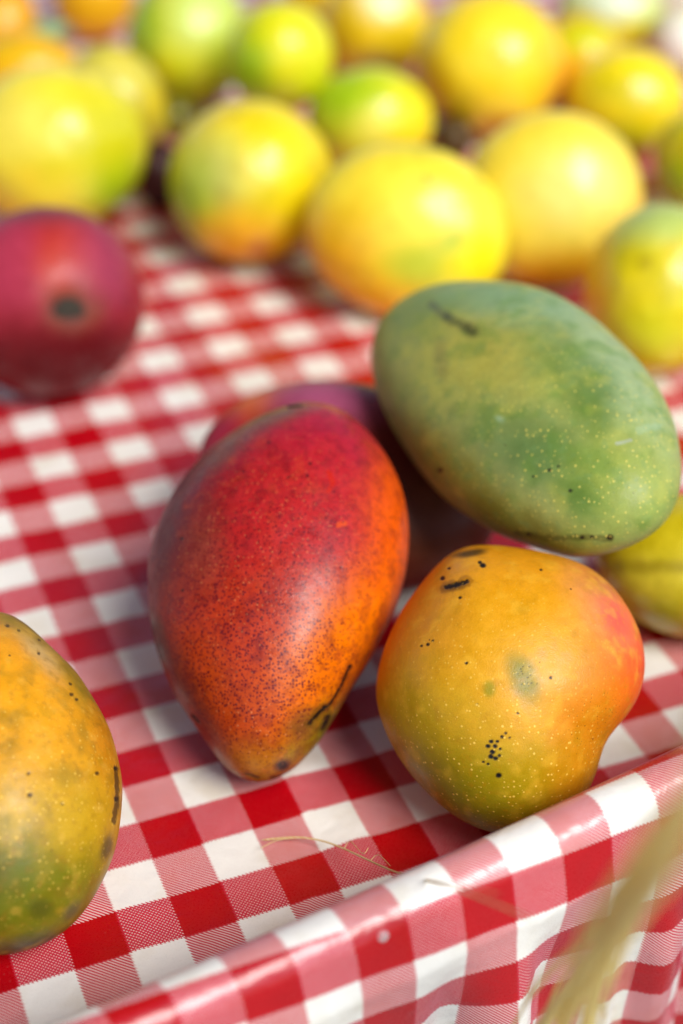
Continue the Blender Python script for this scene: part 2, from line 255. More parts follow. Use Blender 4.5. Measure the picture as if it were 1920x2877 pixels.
 'b14': dict(C=[19.1504, 33.685, 1.9591], A=[0.92026, 0.11907, -0.37276, -0.3911, 0.31094, -0.86623, 0.01276, 0.94294, 0.33271], co=[2.0156, -0.0012, -0.018, 0.0797, -0.0051, -0.0001, -0.0012, 0.005, -0.0007, 0.0, 0.0, 0.0, 0.0, 0.0, 0.0, 0.0, 0.0, 0.0, 0.0, 0.0, 0.0, 0.0, 0.0, 0.0, 0.0], D=1.9730, sh=(0,0), u=0.016850, o=(860.0,60.0)),
 'b15': dict(C=[10.552, 41.6549, 1.636], A=[0.96808, 0.11312, -0.22367, -0.24774, 0.29629, -0.92241, -0.03807, 0.94838, 0.31485], co=[1.6189, 0.0054, -0.0118, -0.012, 0.0353, 0.0005, 0.0004, -0.0015, -0.0011, 0.0, 0.0, 0.0, 0.0, 0.0, 0.0, 0.0, 0.0, 0.0, 0.0, 0.0, 0.0, 0.0, 0.0, 0.0, 0.0], D=1.5972, sh=(0,0), u=0.018073, o=(215.0,-10.0)),
 'b16': dict(C=[6.2508, 38.5674, 1.8139], A=[0.97795, 0.11993, -0.17099, -0.2007, 0.31304, -0.92829, -0.0578, 0.94214, 0.3302], co=[1.558, 0.006, -0.0122, -0.2464, 0.0572, -0.0007, 0.0025, 0.037, -0.0182, 0.0, 0.0, 0.0, 0.0, 0.0, 0.0, 0.0, 0.0, 0.0, 0.0, 0.0, 0.0, 0.0, 0.0, 0.0, 0.0], D=1.4530, sh=(0,0), u=0.017093, o=(5.0,70.0)),
 'b18': dict(C=[30.29, 29.9985, 1.2653], A=[0.84124, 0.12163, -0.5268, -0.53585, 0.31724, -0.78245, 0.07195, 0.94051, 0.33205], co=[1.2771, -0.0048, -0.007, 0.0132, -0.034, -0.0004, 0.0001, -0.0015, -0.0013, 0.0, 0.0, 0.0, 0.0, 0.0, 0.0, 0.0, 0.0, 0.0, 0.0, 0.0, 0.0, 0.0, 0.0, 0.0, 0.0], D=1.2571, sh=(0,0), u=0.017428, o=(1570.0,90.0)),
 'b20': dict(C=[19.2184, 39.4009, 1.5689], A=[0.93146, 0.11184, -0.34623, -0.36384, 0.29316, -0.88413, 0.00262, 0.9495, 0.31376], co=[1.4726, 0.0004, -0.0101, -0.0919, 0.0031, -0.0, 0.0009, 0.0076, -0.0005, 0.0, 0.0, 0.0, 0.0, 0.0, 0.0, 0.0, 0.0, 0.0, 0.0, 0.0, 0.0, 0.0, 0.0, 0.0, 0.0], D=1.4331, sh=(0,0), u=0.018192, o=(735.0,-25.0)),
 'b21': dict(C=[33.0444, 36.181, 1.2043], A=[0.84775, 0.11057, -0.51874, -0.52675, 0.29003, -0.79901, 0.0621, 0.95061, 0.30411], co=[1.3249, -0.0047, -0.007, 0.1485, -0.0295, -0.0008, -0.0008, 0.0173, -0.0072, 0.0, 0.0, 0.0, 0.0, 0.0, 0.0, 0.0, 0.0, 0.0, 0.0, 0.0, 0.0, 0.0, 0.0, 0.0, 0.0], D=1.2589, sh=(0,0), u=0.019081, o=(1520.0,-40.0)),
 'b22': dict(C=[6.2174, 34.7501, 1.5137], A=[0.97526, 0.12848, -0.17987, -0.21334, 0.33407, -0.91809, -0.05787, 0.93375, 0.35322], co=[1.6945, 0.0092, -0.0109, 0.234, 0.0293, 0.0019, -0.0016, 0.0328, 0.0084, 0.0, 0.0, 0.0, 0.0, 0.0, 0.0, 0.0, 0.0, 0.0, 0.0, 0.0, 0.0, 0.0, 0.0, 0.0, 0.0], D=1.5933, sh=(0,0), u=0.016201, o=(60.0,170.0)),
}
NH = 12
def cube_sphere(N):
    a = np.tan(np.linspace(-math.pi/4, math.pi/4, N+1)); u_, v_ = np.meshgrid(a, a, indexing='ij'); o = np.ones_like(u_)
    Vs, Fs = [], []
    for k, (x, y, z) in enumerate(((o, u_, v_), (-o, v_, u_), (v_, o, u_), (u_, -o, v_), (u_, v_, o), (v_, u_, -o))):
        Vs.append(np.stack([x, y, z], -1).reshape(-1, 3)); Fs.append(gridfaces(N+1, N+1)+k*(N+1)**2)
    V = np.concatenate(Vs); V /= np.linalg.norm(V, axis=1)[:, None]; F = np.concatenate(Fs)
    key = np.round(V*1e5).astype(np.int64); _, idx, inv = np.unique(key, axis=0, return_index=True, return_inverse=True)
    return V[idx], inv.reshape(-1)[F]
_cs = {}
def outline_radius(co, th):
    r = co[0]*np.ones_like(th)
    for k in range(1, NH+1): r = r+co[2*k-1]*np.cos(k*th)+co[2*k]*np.sin(k*th)
    return r
def body(n, f):
    co = np.array(f['co']); th = np.arctan2(n[:, 1], n[:, 0]); cp = np.hypot(n[:, 0], n[:, 1])
    low = co.copy(); low[5:] = 0; low[1:3] = 0
    wg = np.clip(cp/.9, 0, 1); wg = wg**3*(wg*(6*wg-15)+10)
    R_ = outline_radius(low, th)*(1-wg)+outline_radius(co, th)*wg
    x = R_*n[:, 0]; y = R_*n[:, 1]; z = f['D']*n[:, 2]+f['sh'][0]*x+f['sh'][1]*y
    return np.stack([x, y, z], 1)

GAM = 1.12
class Skin:
    """colour of the peel, laid on the fruit itself: design units are measured across its face from a fixed origin"""
    def __init__(s, f, V, n, seed):
        s.f = f; s.V = V; s.n = n; s.u = f['u']; s.seed = seed
        s.X = V[:, 0]/s.u + f['o'][0]; s.Y = -V[:, 1]/s.u + f['o'][1]
        s.front = sstep(-.35, .15, n[:, 2])
        s.N = V/s.u
        s.col = np.zeros((len(V), 3)); s.dots = np.zeros(len(V)); s.sink = np.zeros(len(V)); s.pale = np.zeros(len(V)); s.k = 0
    def base(s, c): s.col[:] = lin(c); return s
    def mottle(s, c, scale, lo, hi, amt, oct=3):
        s.k += 1; nz = vnoise(s.N, 1/scale, s.seed*7+s.k*13, oct)
        wg = sstep(lo, hi, nz)*amt; s.col = s.col*(1-wg[:, None])+lin(c)*wg[:, None]; return s
    def weight(s, x, y, rx, ry, ang, soft, noise, nscale):
        s.k += 1; g = math.radians(ang); dx = s.X-x; dy = s.Y-y
        a = (dx*math.cos(g)+dy*math.sin(g))/rx; b = (-dx*math.sin(g)+dy*math.cos(g))/ry
        r = np.hypot(a, b)
        if noise: r = r + noise*vnoise(s.N, 1/nscale, s.seed*11+s.k*5, 3)
        return sstep(1+soft, 1-soft, r)
    def blob(s, c, x, y, rx, ry=None, ang=0, soft=.5, noise=.15, nscale=40, amt=1.0, both=False):
        wg = s.weight(x, y, rx, ry or rx, ang, soft, noise, nscale)*amt
        if not both: wg = wg*s.front
        s.col = s.col*(1-wg[:, None])+lin(c)*wg[:, None]; return s
    def stroke(s, c, pts, wd, amt=1.0, noise=.4, nscale=8):
        s.k += 1; d = np.full(len(s.V), 1e9)
        for (x0, y0), (x1, y1) in zip(pts[:-1], pts[1:]):
            ex, ey = x1-x0, y1-y0; t = np.clip(((s.X-x0)*ex+(s.Y-y0)*ey)/(ex*ex+ey*ey), 0, 1)
            d = np.minimum(d, np.hypot(s.X-x0-t*ex, s.Y-y0-t*ey))
        d = d/wd + noise*vnoise(s.N, 1/nscale, s.seed*3+s.k*19, 2)
        wg = sstep(1.25, .65, d)*amt*s.front
        s.sink += wg*.012*(sum(c) < 130)
        s.col = s.col*(1-wg[:, None])+lin(c)*wg[:, None]; return s
    def scab(s, pts, wd, halo=(96, 66, 24)):
        s.stroke(halo, pts, wd*2.6, .55, .8, 14); return s.stroke((22, 17, 12), pts, wd, .95, .8, 6)
    def spots(s, c, pts, r, amt=1.0):
        for p_ in pts:
            rr = p_[2] if len(p_) > 2 else r
            s.blob(c, p_[0], p_[1], rr, rr*.85, soft=.35, noise=.25, nscale=rr*1.2, amt=amt); s.sink += .006*sstep(1.3, .5, np.hypot(s.X-p_[0], s.Y-p_[1])/rr)*s.front
        return s
    def scatter(s, c, x, y, rx, ry, n, r0, r1, amt=.9):
        rg = random.Random(s.seed*97+int(x)); 
        return s.spots(c, [(x+rx*rg.gauss(0, .5), y+ry*rg.gauss(0, .5), rg.uniform(r0, r1)) for _ in range(n)], r0, amt)
    def dotmask(s, which, x, y, rx, ry, ang=0, soft=.6, amt=1.0):
        wg = s.weight(x, y, rx, ry, ang, soft, .2, 40)*amt
        setattr(s, which, np.maximum(getattr(s, which), wg)); return s

def skin_material(name, dot=(110, 10, 25), dots_per=15.0, pale=(235, 205, 90), pale_per=6.5, rough=.36, tight=False, coat=.05):
    k = NT(name); M = k.math
    tc = k.n('TexCoord'); ob = tc.outputs['Object']
    col = k.n('Attribute', attribute_name='peel').outputs['Color']
    msk = k.n('SeparateXYZ', {0: k.n('Attribute', attribute_name='marks').outputs['Vector']})
    fine = k.n('TexNoise', {'Vector': ob, 'Scale': 30/S, 'Detail': 3.0, 'Roughness': .6})
    mid = k.n('TexNoise', {'Vector': ob, 'Scale': 3.2/S, 'Detail': 5.0, 'Roughness': .65})
    val = M('ADD', 1.0, M('ADD', M('MULTIPLY', M('SUBTRACT', fine.outputs[0], .5), .26), M('MULTIPLY', M('SUBTRACT', mid.outputs[0], .5), .45)))
    col = k.mix(1.0, col, k.n('CombineColor', {0: val, 1: val, 2: val}), 'MULTIPLY')
    bumph = M('ADD', M('MULTIPLY', fine.outputs[0], .3), M('MULTIPLY', mid.outputs[0], .9))
    # coloured lenticel freckles, two sizes
    for per, r in ((dots_per*1.5, .50), (dots_per*.8, .30)):
        vo = k.n('TexVoronoi', {'Vector': ob, 'Scale': per/S, 'Randomness': 1.0})
        rnd = k.n('SeparateColor', {0: vo.outputs['Color']}).outputs[0]
        rad = M('MULTIPLY', M('MULTIPLY', r, M('ADD', .35, M('MULTIPLY', rnd, .9))), msk.outputs[0])
        m = k.ss(vo.outputs['Distance'], M('MULTIPLY', rad, .55), M('ADD', rad, .02), 1.0, 0.0)
        m = M('MULTIPLY', m, k.ss(msk.outputs[0], .05, .3))
        col = k.mix(M('MULTIPLY', m, .85), col, c4(dot))
    vo = k.n('TexVoronoi', {'Vector': ob, 'Scale': pale_per/S, 'Randomness': .85})
    rnd = k.n('SeparateColor', {0: vo.outputs['Color']}).outputs[1]
    rad = M('ADD', .13, M('MULTIPLY', rnd, .22))
    m = M('MULTIPLY', k.ss(vo.outputs['Distance'], M('MULTIPLY', rad, .35), rad, 1.0, 0.0), msk.outputs[1])
    col = k.mix(M('MULTIPLY', m, M('ADD', .35, M('MULTIPLY', rnd, .55))), col, c4(pale))
    vo2 = k.n('TexVoronoi', {'Vector': ob, 'Scale': 2.1/S, 'Randomness': 1.0})
    r2 = k.n('SeparateColor', {0: vo2.outputs['Color']}).outputs[2]
    pin = M('MULTIPLY', k.ss(vo2.outputs['Distance'], .035, .06, 1.0, 0.0), k.ss(r2, .55, .6))
    col = k.mix(M('MULTIPLY', pin, .75), col, c4((60, 35, 20)))
    k.set(k.b.inputs['Base Color'], col)
    k.set(k.b.inputs['Roughness'], M('ADD', k.ss(mid.outputs[0], .3, .7, rough-.07, rough+.12), M('MULTIPLY', msk.outputs[2], .3)))
    k.b.inputs['IOR'].default_value = 1.42
    k.b.inputs['Coat Weight'].default_value = coat; k.b.inputs['Coat Roughness'].default_value = .22
    k.b.inputs['Specular IOR Level'].default_value = .42
    bp = k.n('Bump', {'Height': M('ADD', bumph, M('MULTIPLY', m, .3)), 'Strength': .35, 'Distance': .0007})
    k.set(k.b.inputs['Normal'], bp)
    return k.m

def fruit(key, name, label, mat, N, paint, cat='mango', group=None, lump=.010, dent=None):
    f = FRUIT[key]
    if N not in _cs: _cs[N] = cube_sphere(N)
    n, F = _cs[N]
    seed = sum(map(ord, key))
    V = body(n, f)
    V = V*(1+lump*(vnoise(V/f['co'][0], 1.3, seed, 2)+.5*vnoise(V/f['co'][0], 4.0, seed+5, 2))*np.clip(1-.6*np.hypot(n[:, 0], n[:, 1])**4, 0, 1))[:, None]
    sk = Skin(f, V, n, seed)
    paint(sk)
    if dent:
        for (x, y, r, dep) in dent:
            d = np.hypot(sk.X-x, sk.Y-y)/r
            V = V - (np.exp(-d*d*1.5)*dep*sk.u*sk.front)[:, None]*(n/np.linalg.norm(n, axis=1)[:, None])
    V = V*(1-np.clip(sk.sink, 0, .025)/np.linalg.norm(V, axis=1))[:, None]
    me = mesh(name, V*S, F)
    a = me.attributes.new('peel', 'FLOAT_COLOR', 'POINT'); a.data.foreach_set('color', np.concatenate([np.clip(sk.col, 0, 1)**GAM, np.ones((len(V), 1))], 1).astype(np.float32).ravel())
    b = me.attributes.new('marks', 'FLOAT_VECTOR', 'POINT'); b.data.foreach_set('vector', np.stack([sk.dots, sk.pale, np.clip(sk.sink*40, 0, 1)], 1).astype(np.float32).ravel())
    o = link(name, me, mat)
    A = np.array(f['A']).reshape(3, 3); C = np.array(f['C'])*S
    o.matrix_world = Matrix([list(A[0])+[C[0]], list(A[1])+[C[1]], list(A[2])+[C[2]], [0, 0, 0, 1]])
    tag(o, label, cat, group)
    o_V[o.name] = (V, n, F, f)
    return o
o_V = {}
def on_skin(o, x, y):
    """point and outward normal of a fruit's face at design units (x, y), in checks, fruit space"""
    V, n, F, f = o_V[o.name]
    X = V[:, 0]/f['u']+f['o'][0]; Y = -V[:, 1]/f['u']+f['o'][1]
    d = np.hypot(X-x, Y-y)+1e6*(n[:, 2] < -.05); k = np.argsort(d)[:12]
    p_ = V[k[0]]; q = V[k]-V[k].mean(0); nn = np.linalg.svd(q)[2][2]
    if nn @ (p_) < 0: nn = -nn
    return p_, nn
def scar(o, name, x, y, rx, ry, mat, h=.03, ang=0, sink=.0):
    """a small raised corky disc seated on the peel"""
    p_, nn = on_skin(o, x, y); u_ = np.cross([0, 1, 0], nn); u_ /= np.linalg.norm(u_); v_ = np.cross(nn, u_)
    g = math.radians(ang); e1 = u_*math.cos(g)+v_*math.sin(g); e2 = np.cross(nn, e1); uu = o_V[o.name][3]['u']
    rg = np.random.RandomState(int(abs(x*7+y))); NV, NR = 20, 6
    V = [p_+nn*(h*.6-sink)]
    wob = 1+.12*np.sin(np.linspace(0, 2*math.pi, NV, endpoint=False)*3+rg.rand()*6)+.08*rg.randn(NV)
    for i in range(1, NR+1):
        for j in range(NV):
            a = 2*math.pi*j/NV; q = i/NR
            hh = h*(.6+.4*math.sin(q*math.pi))*(1 if i < NR else -1.5)+rg.randn()*h*.06-sink
            r_ = q if i < NR else 1.06
            V.append(p_+(e1*rx*math.cos(a)+e2*ry*math.sin(a))*uu*r_*wob[j]+nn*hh)
    F = [(0, 1+j, 1+(j+1) % NV, 1+(j+1) % NV) for j in range(NV)]
    me = bpy.data.meshes.new(name)
    faces = [(0, 1+j, 1+(j+1) % NV) for j in range(NV)]
    for i in range(NR-1):
        for j in range(NV):
            a = 1+i*NV+j; b = 1+i*NV+(j+1) % NV; faces.append((a, a+NV, b+NV, b))
    me.from_pydata([tuple(v*S) for v in V], [], faces); me.update()
    return link(name, me, mat, o)
def cork_material():
    k = NT('dry_cork'); tc = k.n('TexCoord')
    n1 = k.n('TexNoise', {'Vector': tc.outputs['Object'], 'Scale': 14/S, 'Detail': 4.0})
    k.set(k.b.inputs['Base Color'], k.mix(n1.outputs[0], c4((22, 18, 12)), c4((62, 52, 34)))); k.b.inputs['Roughness'].default_value = .8
    return k.m
CORK = cork_material()
M_RED = skin_material('red_mango_peel', dot=(92, 6, 24), dots_per=12.0, pale=(240, 150, 90), pale_per=12.0, rough=.34)
M_GREEN = skin_material('green_mango_peel', dot=(50, 80, 30), dots_per=8.0, pale=(222, 205, 96), pale_per=10.5, rough=.42)
M_ORANGE = skin_material('orange_mango_peel', dot=(90, 60, 10), dots_per=10.0, pale=(246, 200, 84), pale_per=10.5, rough=.40)
M_FAR = skin_material('pile_mango_peel', rough=.40, coat=.5)

M_DARK = skin_material('dull_mango_peel', rough=.42, coat=.05)  # same peel with hardly any coat, for the red and dark mangoes

def p_red(s):
    s.base((154, 24, 38))
    s.blob((172, 24, 64), 720, 980, 300, 190, 15, .7, .15)                # crimson shoulder
    s.blob((184, 38, 42), 660, 1180, 260, 190, 0, .7, .2)
    s.blob((84, 26, 28), 365, 1300, 120, 360, 8, .8, .25, amt=.85)        # left flank darkened, its shade put into the colour
    s.blob((184, 60, 24), 600, 1480, 250, 170, 0, .7, .2)                # orange red belly
    s.blob((232, 100, 6), 940, 1240, 105, 330, 8, .7, .15)               # orange right side
    s.blob((240, 132, 0), 840, 1490, 130, 150, 25, .75, .15)             # amber
    s.blob((228, 118, 6), 735, 1600, 120, 130, 20, .7, .2)
    s.blob((196, 84, 20), 500, 1640, 170, 130, 40, .8, .25, amt=.7)
    s.blob((188, 122, 12), 600, 1745, 170, 60, -10, .8, .25)
    s.blob((140, 128, 14), 760, 1690, 70, 100, 35, .7, .25)              # green bloom by the tip
    s.blob((120, 112, 22), 600, 1782, 110, 26, 0, .8, .3, amt=.8)
    s.blob((96, 48, 24), 440, 1600, 40, 170, -25, .8, .3, amt=.6)
    s.blob((112, 82, 52), 640, 945, 80, 26, -20, .7, .3, amt=.7)
    s.blob((98, 84, 60), 520, 1030, 90, 30, -40, .8, .35, amt=.6)
    s.blob((150, 78, 60), 470, 1260, 46, 90, 0, .9, .3, amt=.5)
    s.mottle((112, 14, 34), 30, .0, .5, .3); s.mottle((96, 20, 30), 8, .0, .45, .35)
    s.mottle((206, 84, 40), 30, .15, .6, .2)
    s.blob((92, 72, 40), 690, 1640, 36, 30, 0, .7, .3, amt=.6)
    s.scab([(796, 1520), (786, 1545), (768, 1580), (752, 1604), (738, 1612)], 3.6, (150, 70, 10))
    s.scab([(742, 1608), (725, 1622), (708, 1640)], 4.2)
    s.scab([(747, 1632), (738, 1656)], 6)
    s.blob((60, 20, 10), 650, 1735, 19, 16, 0, .5, .1, amt=.8); s.spots((14, 6, 6), [(650, 1735, 11)], 10)
    s.stroke((50, 44, 24), [(570, 1752), (596, 1762)], 4, amt=.7); s.stroke((50, 44, 24), [(626, 1764), (660, 1760)], 6, amt=.7)
    s.blob((70, 64, 34), 362, 1460, 26, 62, -18, .6, .2, amt=.8)
    s.blob((24, 22, 14), 356, 1440, 9, 26, -18, .5, .2); s.blob((24, 22, 14), 374, 1486, 10, 24, -18, .5, .2)
    s.stroke((26, 14, 10), [(452, 1630), (464, 1642)], 5)
    s.spots((40, 14, 20), [(617, 1020, 4), (703, 1100, 4), (710, 1072, 4), (425, 1240, 4), (430, 1355, 3.5), (660, 1105, 3), (560, 1090, 3), (775, 1305, 3)], 4)
    s.stroke((196, 36, 8), [(752, 1092), (760, 1118), (750, 1135)], 6, amt=.7); s.stroke((214, 80, 8), [(770, 1212), (784, 1208)], 6, amt=.8)
    s.dotmask('dots', 560, 1480, 260, 240, 0, .5, 1.0); s.dotmask('dots', 620, 1250, 270, 200, 0, .6, .85)
    s.dotmask('dots', 830, 1150, 130, 260, 0, .7, .55); s.dotmask('dots', 690, 1050, 220, 130, 0, .7, .5); s.dotmask('dots', 640, 1680, 160, 90, 0, .7, .7)
    s.dotmask('pale', 560, 1240, 260, 300, 0, .6, .35); s.dotmask('pale', 560, 1680, 200, 110, 0, .6, .5)
red = fruit('red', 'red_mango', 'large upright red mango flushed orange and freckled, with a black scratch near its tip', M_RED, 190, p_red, group=None)
scar(red, 'stem_scar', 678, 926, 20, 6, CORK, .03)

def p_green(s):
    s.base((164, 172, 98))
    s.mottle((136, 160, 80), 150, -.1, .6, .6)
    s.blob((178, 174, 80), 1030, 850, 180, 140, 35, .8, .25, amt=.75)
    s.blob((182, 168, 70), 1100, 790, 120, 70, 30, .8, .3, amt=.5)
    s.blob((92, 130, 44), 960, 700, 120, 60, -20, .8, .3, amt=.5)
    s.blob((136, 176, 140), 1180, 690, 180, 50, 12, .8, .3, amt=.55)  # this and the next: bluish sky sheen painted into the upper peel
    s.blob((160, 184, 150), 1400, 850, 70, 170, -35, .8, .3, amt=.55)
    s.blob((76, 120, 36), 1300, 860, 120, 60, 50, .8, .35, amt=.5)
    s.blob((84, 126, 84), 1180, 1010, 120, 70, 30, .8, .3, amt=.5)
    s.blob((66, 112, 50), 1250, 1030, 80, 60, 35, .8, .35, amt=.5)
    s.blob((148, 158, 50), 1390, 1080, 90, 80, 0, .8, .3, amt=.6)
    s.blob((64, 112, 28), 1320, 1130, 46, 36, 60, .8, .35, amt=.6)
    s.blob((70, 116, 30), 1120, 1150, 60, 30, 35, .8, .3, amt=.5)
    s.blob((66, 110, 36), 1350, 930, 40, 70, 0, .8, .3, amt=.45)
    s.blob((124, 128, 24), 1060, 1080, 160, 50, 38, .8, .3, amt=.6)
    s.blob((116, 118, 26), 1230, 1225, 180, 50, 18, .8, .3, amt=.6)  # underside shading painted as dark olive
    s.blob((126, 78, 30), 1330, 1268, 70, 16, -8, .8, .3, amt=.6)
    s.mottle((190, 186, 86), 60, .15, .6, .35); s.mottle((104, 140, 58), 46, .05, .55, .45); s.mottle((120, 150, 90), 16, .1, .6, .35)
    s.stroke((96, 96, 76), [(985, 690), (1005, 712), (1030, 728)], 10, .6); s.stroke((84, 88, 46), [(1020, 725), (1060, 745), (1088, 765)], 10, .65, .9, 14)
    s.blob((72, 70, 24), 1078, 758, 24, 14, 30, .8, .6, amt=.6)
    s.blob((120, 112, 70), 1016, 830, 14, 44, -10, .8, .4, amt=.4)
    s.stroke((74, 72, 30), [(1190, 1205), (1250, 1212), (1330, 1207), (1384, 1210)], 7, .5, .6); s.spots((34, 30, 22), [(1325, 1208, 5), (1345, 1206, 4), (1382, 1207, 7), (1215, 1207, 5)], 4)
    s.spots((36, 34, 24), [(1019, 1075, 7), (1223, 1082, 3), (1257, 1068, 4), (1300, 1110, 4), (1275, 1060, 3)], 4)
    s.stroke((168, 176, 150), [(1395, 1012), (1425, 1006)], 3.5, .8); s.stroke((150, 190, 180), [(1440, 985), (1490, 975)], 7, .16, .9, 14)
    s.blob((170, 200, 170), 1150, 960, 10, 7, 30, .8, .6, amt=.5)
    s.stroke((60, 60, 26), [(1535, 1190), (1548, 1160)], 7, .8); s.stroke((90, 80, 50), [(1556, 1150), (1490, 1235), (1420, 1268)], 11, .6, .5)
    s.dotmask('pale', 1330, 1040, 290, 230, 25, .5, 1.0); s.dotmask('pale', 1160, 930, 300, 220, 30, .6, .75); s.dotmask('dots', 1250, 1050, 250, 150, 20, .6, .25)
green = fruit('green', 'green_mango', 'big dull green mango with pale pin dots resting on top of the others', M_GREEN, 190, p_green)

def p_orange(s):
    s.base((218, 146, 14))
    s.blob((224, 152, 10), 1180, 1360, 260, 130, 0, .8, .2)
    s.blob((220, 162, 20), 1130, 1560, 240, 200, 0, .8, .2)
    s.blob((212, 112, 10), 900, 1420, 70, 160, 20, .8, .25, amt=.6)
    s.blob((234, 104, 40), 1455, 1500, 90, 210, -8, .6, .2)              # blushed lobe
    s.blob((226, 62, 34), 1470, 1580, 60, 140, 0, .8, .2, amt=.75)
    s.blob((236, 150, 110), 1370, 1400, 60, 110, -25, .9, .3, amt=.5); s.blob((226, 78, 74), 1402, 1425, 26, 44, -25, .8, .3, amt=.7)
    s.blob((230, 136, 20), 1370, 1610, 90, 110, 0, .8, .3, amt=.6)
    s.blob((200, 120, 14), 1330, 1660, 60, 130, 15, .8, .35, amt=.6)
    s.blob((216, 150, 60), 1010, 1480, 60, 160, 18, .8, .3, amt=.35)     # paler patch
    s.blob((172, 152, 14), 960, 1700, 170, 130, 30, .8, .3, amt=.75)
    s.blob((132, 122, 12), 1060, 1830, 230, 90, 10, .8, .3, amt=.85)  # shade of the underside painted into the peel
    s.blob((166, 152, 18), 1200, 1780, 160, 90, 0, .8, .35, amt=.6)
    s.blob((206, 134, 10), 1310, 1770, 60, 110, 10, .8, .3, amt=.5)
    s.blob((128, 124, 0), 1198, 1556, 28, 50, -22, .6, .15, amt=.9)       # olive bruise
    s.blob((140, 140, 14), 1124, 1578, 12, 16, 0, .6, .2, amt=.7)
    s.blob((110, 84, 10), 1400, 1340, 70, 40, 0, .8, .3, amt=.3)
    s.mottle((236, 186, 60), 36, .1, .6, .35); s.mottle((196, 140, 20), 14, .1, .6, .3); s.mottle((176, 134, 10), 46, .2, .7, .35)
    s.scatter((50, 44, 8), 1198, 1556, 30, 46, 22, 1.1, 1.9)
    s.spots((14, 16, 22), [(1127, 1690, 5), (1120, 1700, 5), (1135, 1700, 5), (1130, 1712, 6), (1140, 1690, 4), (1150, 1680, 4), (1158, 1672, 3.5), (1166, 1682, 3), (1126, 1722, 6), (1136, 1726, 5), (1144, 1720, 4), (1120, 1738, 3.5), (1110, 1734, 3), (1142, 1762, 6.5), (1146, 1706, 3.5)], 4)
    s.scab([(1030, 1357), (1052, 1353), (1076, 1345)], 5, (150, 96, 8)); s.blob((30, 20, 10), 1046, 1356, 26, 10, -10, .6, .5, amt=.7)
    s.spots((20, 14, 10), [(1022, 1335, 6), (1112, 1308, 7), (1105, 1300, 5), (1036, 1312, 4), (1062, 1382, 4), (1076, 1525, 3.8), (1255, 1556, 4), (992, 1484, 4), (978, 1487, 3), (1003, 1476, 3), (1184, 1630, 3), (1098, 1612, 2.5), (1240, 1318, 3.5)], 4)
    s.blob((58, 44, 16), 1080, 1276, 36, 9, -8, .6, .3, amt=.85)
    s.dotmask('pale', 1130, 1740, 270, 170, 0, .5, .95); s.dotmask('pale', 1100, 1540, 240, 160, 0, .7, .5)
    s.dotmask('dots', 1350, 1660, 80, 120, 0, .7, .35)
orange = fruit('orange', 'orange_mango', 'golden orange mango with an olive bruise and black specks leaning on the rim', M_ORANGE, 190, p_orange)

def p_left(s):
    s.base((196, 140, 30))
    s.blob((232, 160, 30), 60, 1620, 130, 160, -20, .8, .2)
    s.blob((218, 158, 14), 30, 1700, 130, 140, 0, .8, .2, amt=.7)
    s.blob((180, 168, 130), 85, 1510, 60, 22, 50, .9, .4, amt=.6)  # soft highlight painted as a pale patch
    s.blob((150, 130, 30), 40, 1425, 130, 36, 30, .8, .3, amt=.8)
    s.blob((150, 128, 40), 160, 1560, 26, 130, -28, .8, .3, amt=.7)
    s.blob((206, 130, 20), 235, 1700, 36, 200, -6, .8, .3, amt=.6)
    s.blob((196, 160, 20), 100, 1890, 180, 110, 0, .8, .3, amt=.8)
    s.blob((88, 100, 20), 10, 2010, 120, 110, 0, .7, .35, amt=.9)
    s.blob((120, 124, 20), 130, 2040, 120, 90, -20, .8, .3, amt=.8)
    s.blob((50, 48, 14), 80, 2140, 130, 26, -10, .8, .3, amt=.85)
    s.mottle((226, 180, 80), 30, .1, .6, .3); s.mottle((150, 110, 30), 14, .1, .6, .35); s.mottle((160, 130, 14), 40, .25, .7, .35)
    s.mottle((128, 108, 30), 60, .1, .6, .45)
    s.blob((92, 72, 34), 232, 1935, 13, 26, 15, .7, .4, amt=.8); s.blob((110, 98, 60), 160, 2068, 22, 16, -40, .7, .35, amt=.85)
    s.stroke((52, 34, 14), [(250, 1765), (254, 1800), (252, 1850), (246, 1880)], 6, .75, .7); s.spots((30, 22, 20), [(252, 1832, 6), (250, 1765, 5), (62, 1822, 6), (58, 1778, 4), (148, 1604, 5), (146, 1580, 4), (76, 1478, 4), (75, 1513, 4), (110, 1465, 4), (5, 1450, 5), (30, 1460, 4), (130, 1840, 4), (205, 1776, 5), (160, 1615, 4), (272, 1840, 4)], 4, amt=.8)
    s.blob((70, 52, 20), 75, 1455, 60, 8, 34, .8, .5, amt=.6)
    s.blob((60, 60, 20), 90, 2055, 26, 20, 0, .8, .5, amt=.5)
    s.dotmask('pale', 60, 1850, 220, 200, 0, .6, .7)
left = fruit('left', 'orange_mango', 'yellow orange mango greening at its base, cut off by the left edge', M_ORANGE, 150, p_left)

def p_stem(s):
    s.base((158, 28, 38)).mottle((100, 14, 24), 60, .0, .6, .6).mottle((190, 70, 80), 70, .1, .6, .4)
    s.blob((176, 60, 84), 20, 590, 100, 130, 20, .8, .2); s.blob((186, 60, 40), 150, 600, 60, 90, 0, .8, .2)
    s.blob((160, 70, 100), 240, 590, 80, 120, 0, .8, .2, amt=.6)  # lavender sky sheen painted on the upper right
    s.blob((100, 8, 18), 150, 830, 200, 100, 0, .8, .2)  # lower side painted darker to carry its shade
    s.blob((128, 74, 40), 165, 708, 54, 44, 0, .8, .3, amt=.8); s.blob((24, 22, 16), 155, 708, 34, 24, 10, .5, .15)
    s.blob((120, 60, 66), 60, 490, 200, 30, 0, .8, .2, amt=.7)
stem = fruit('stem', 'red_mango', 'crimson mango lying with its dark stem end towards us', M_DARK, 60, p_stem, dent=[(155, 706, 60, 12)])
scar(stem, 'stem_scar', 155, 706, 36, 24, CORK, .07)

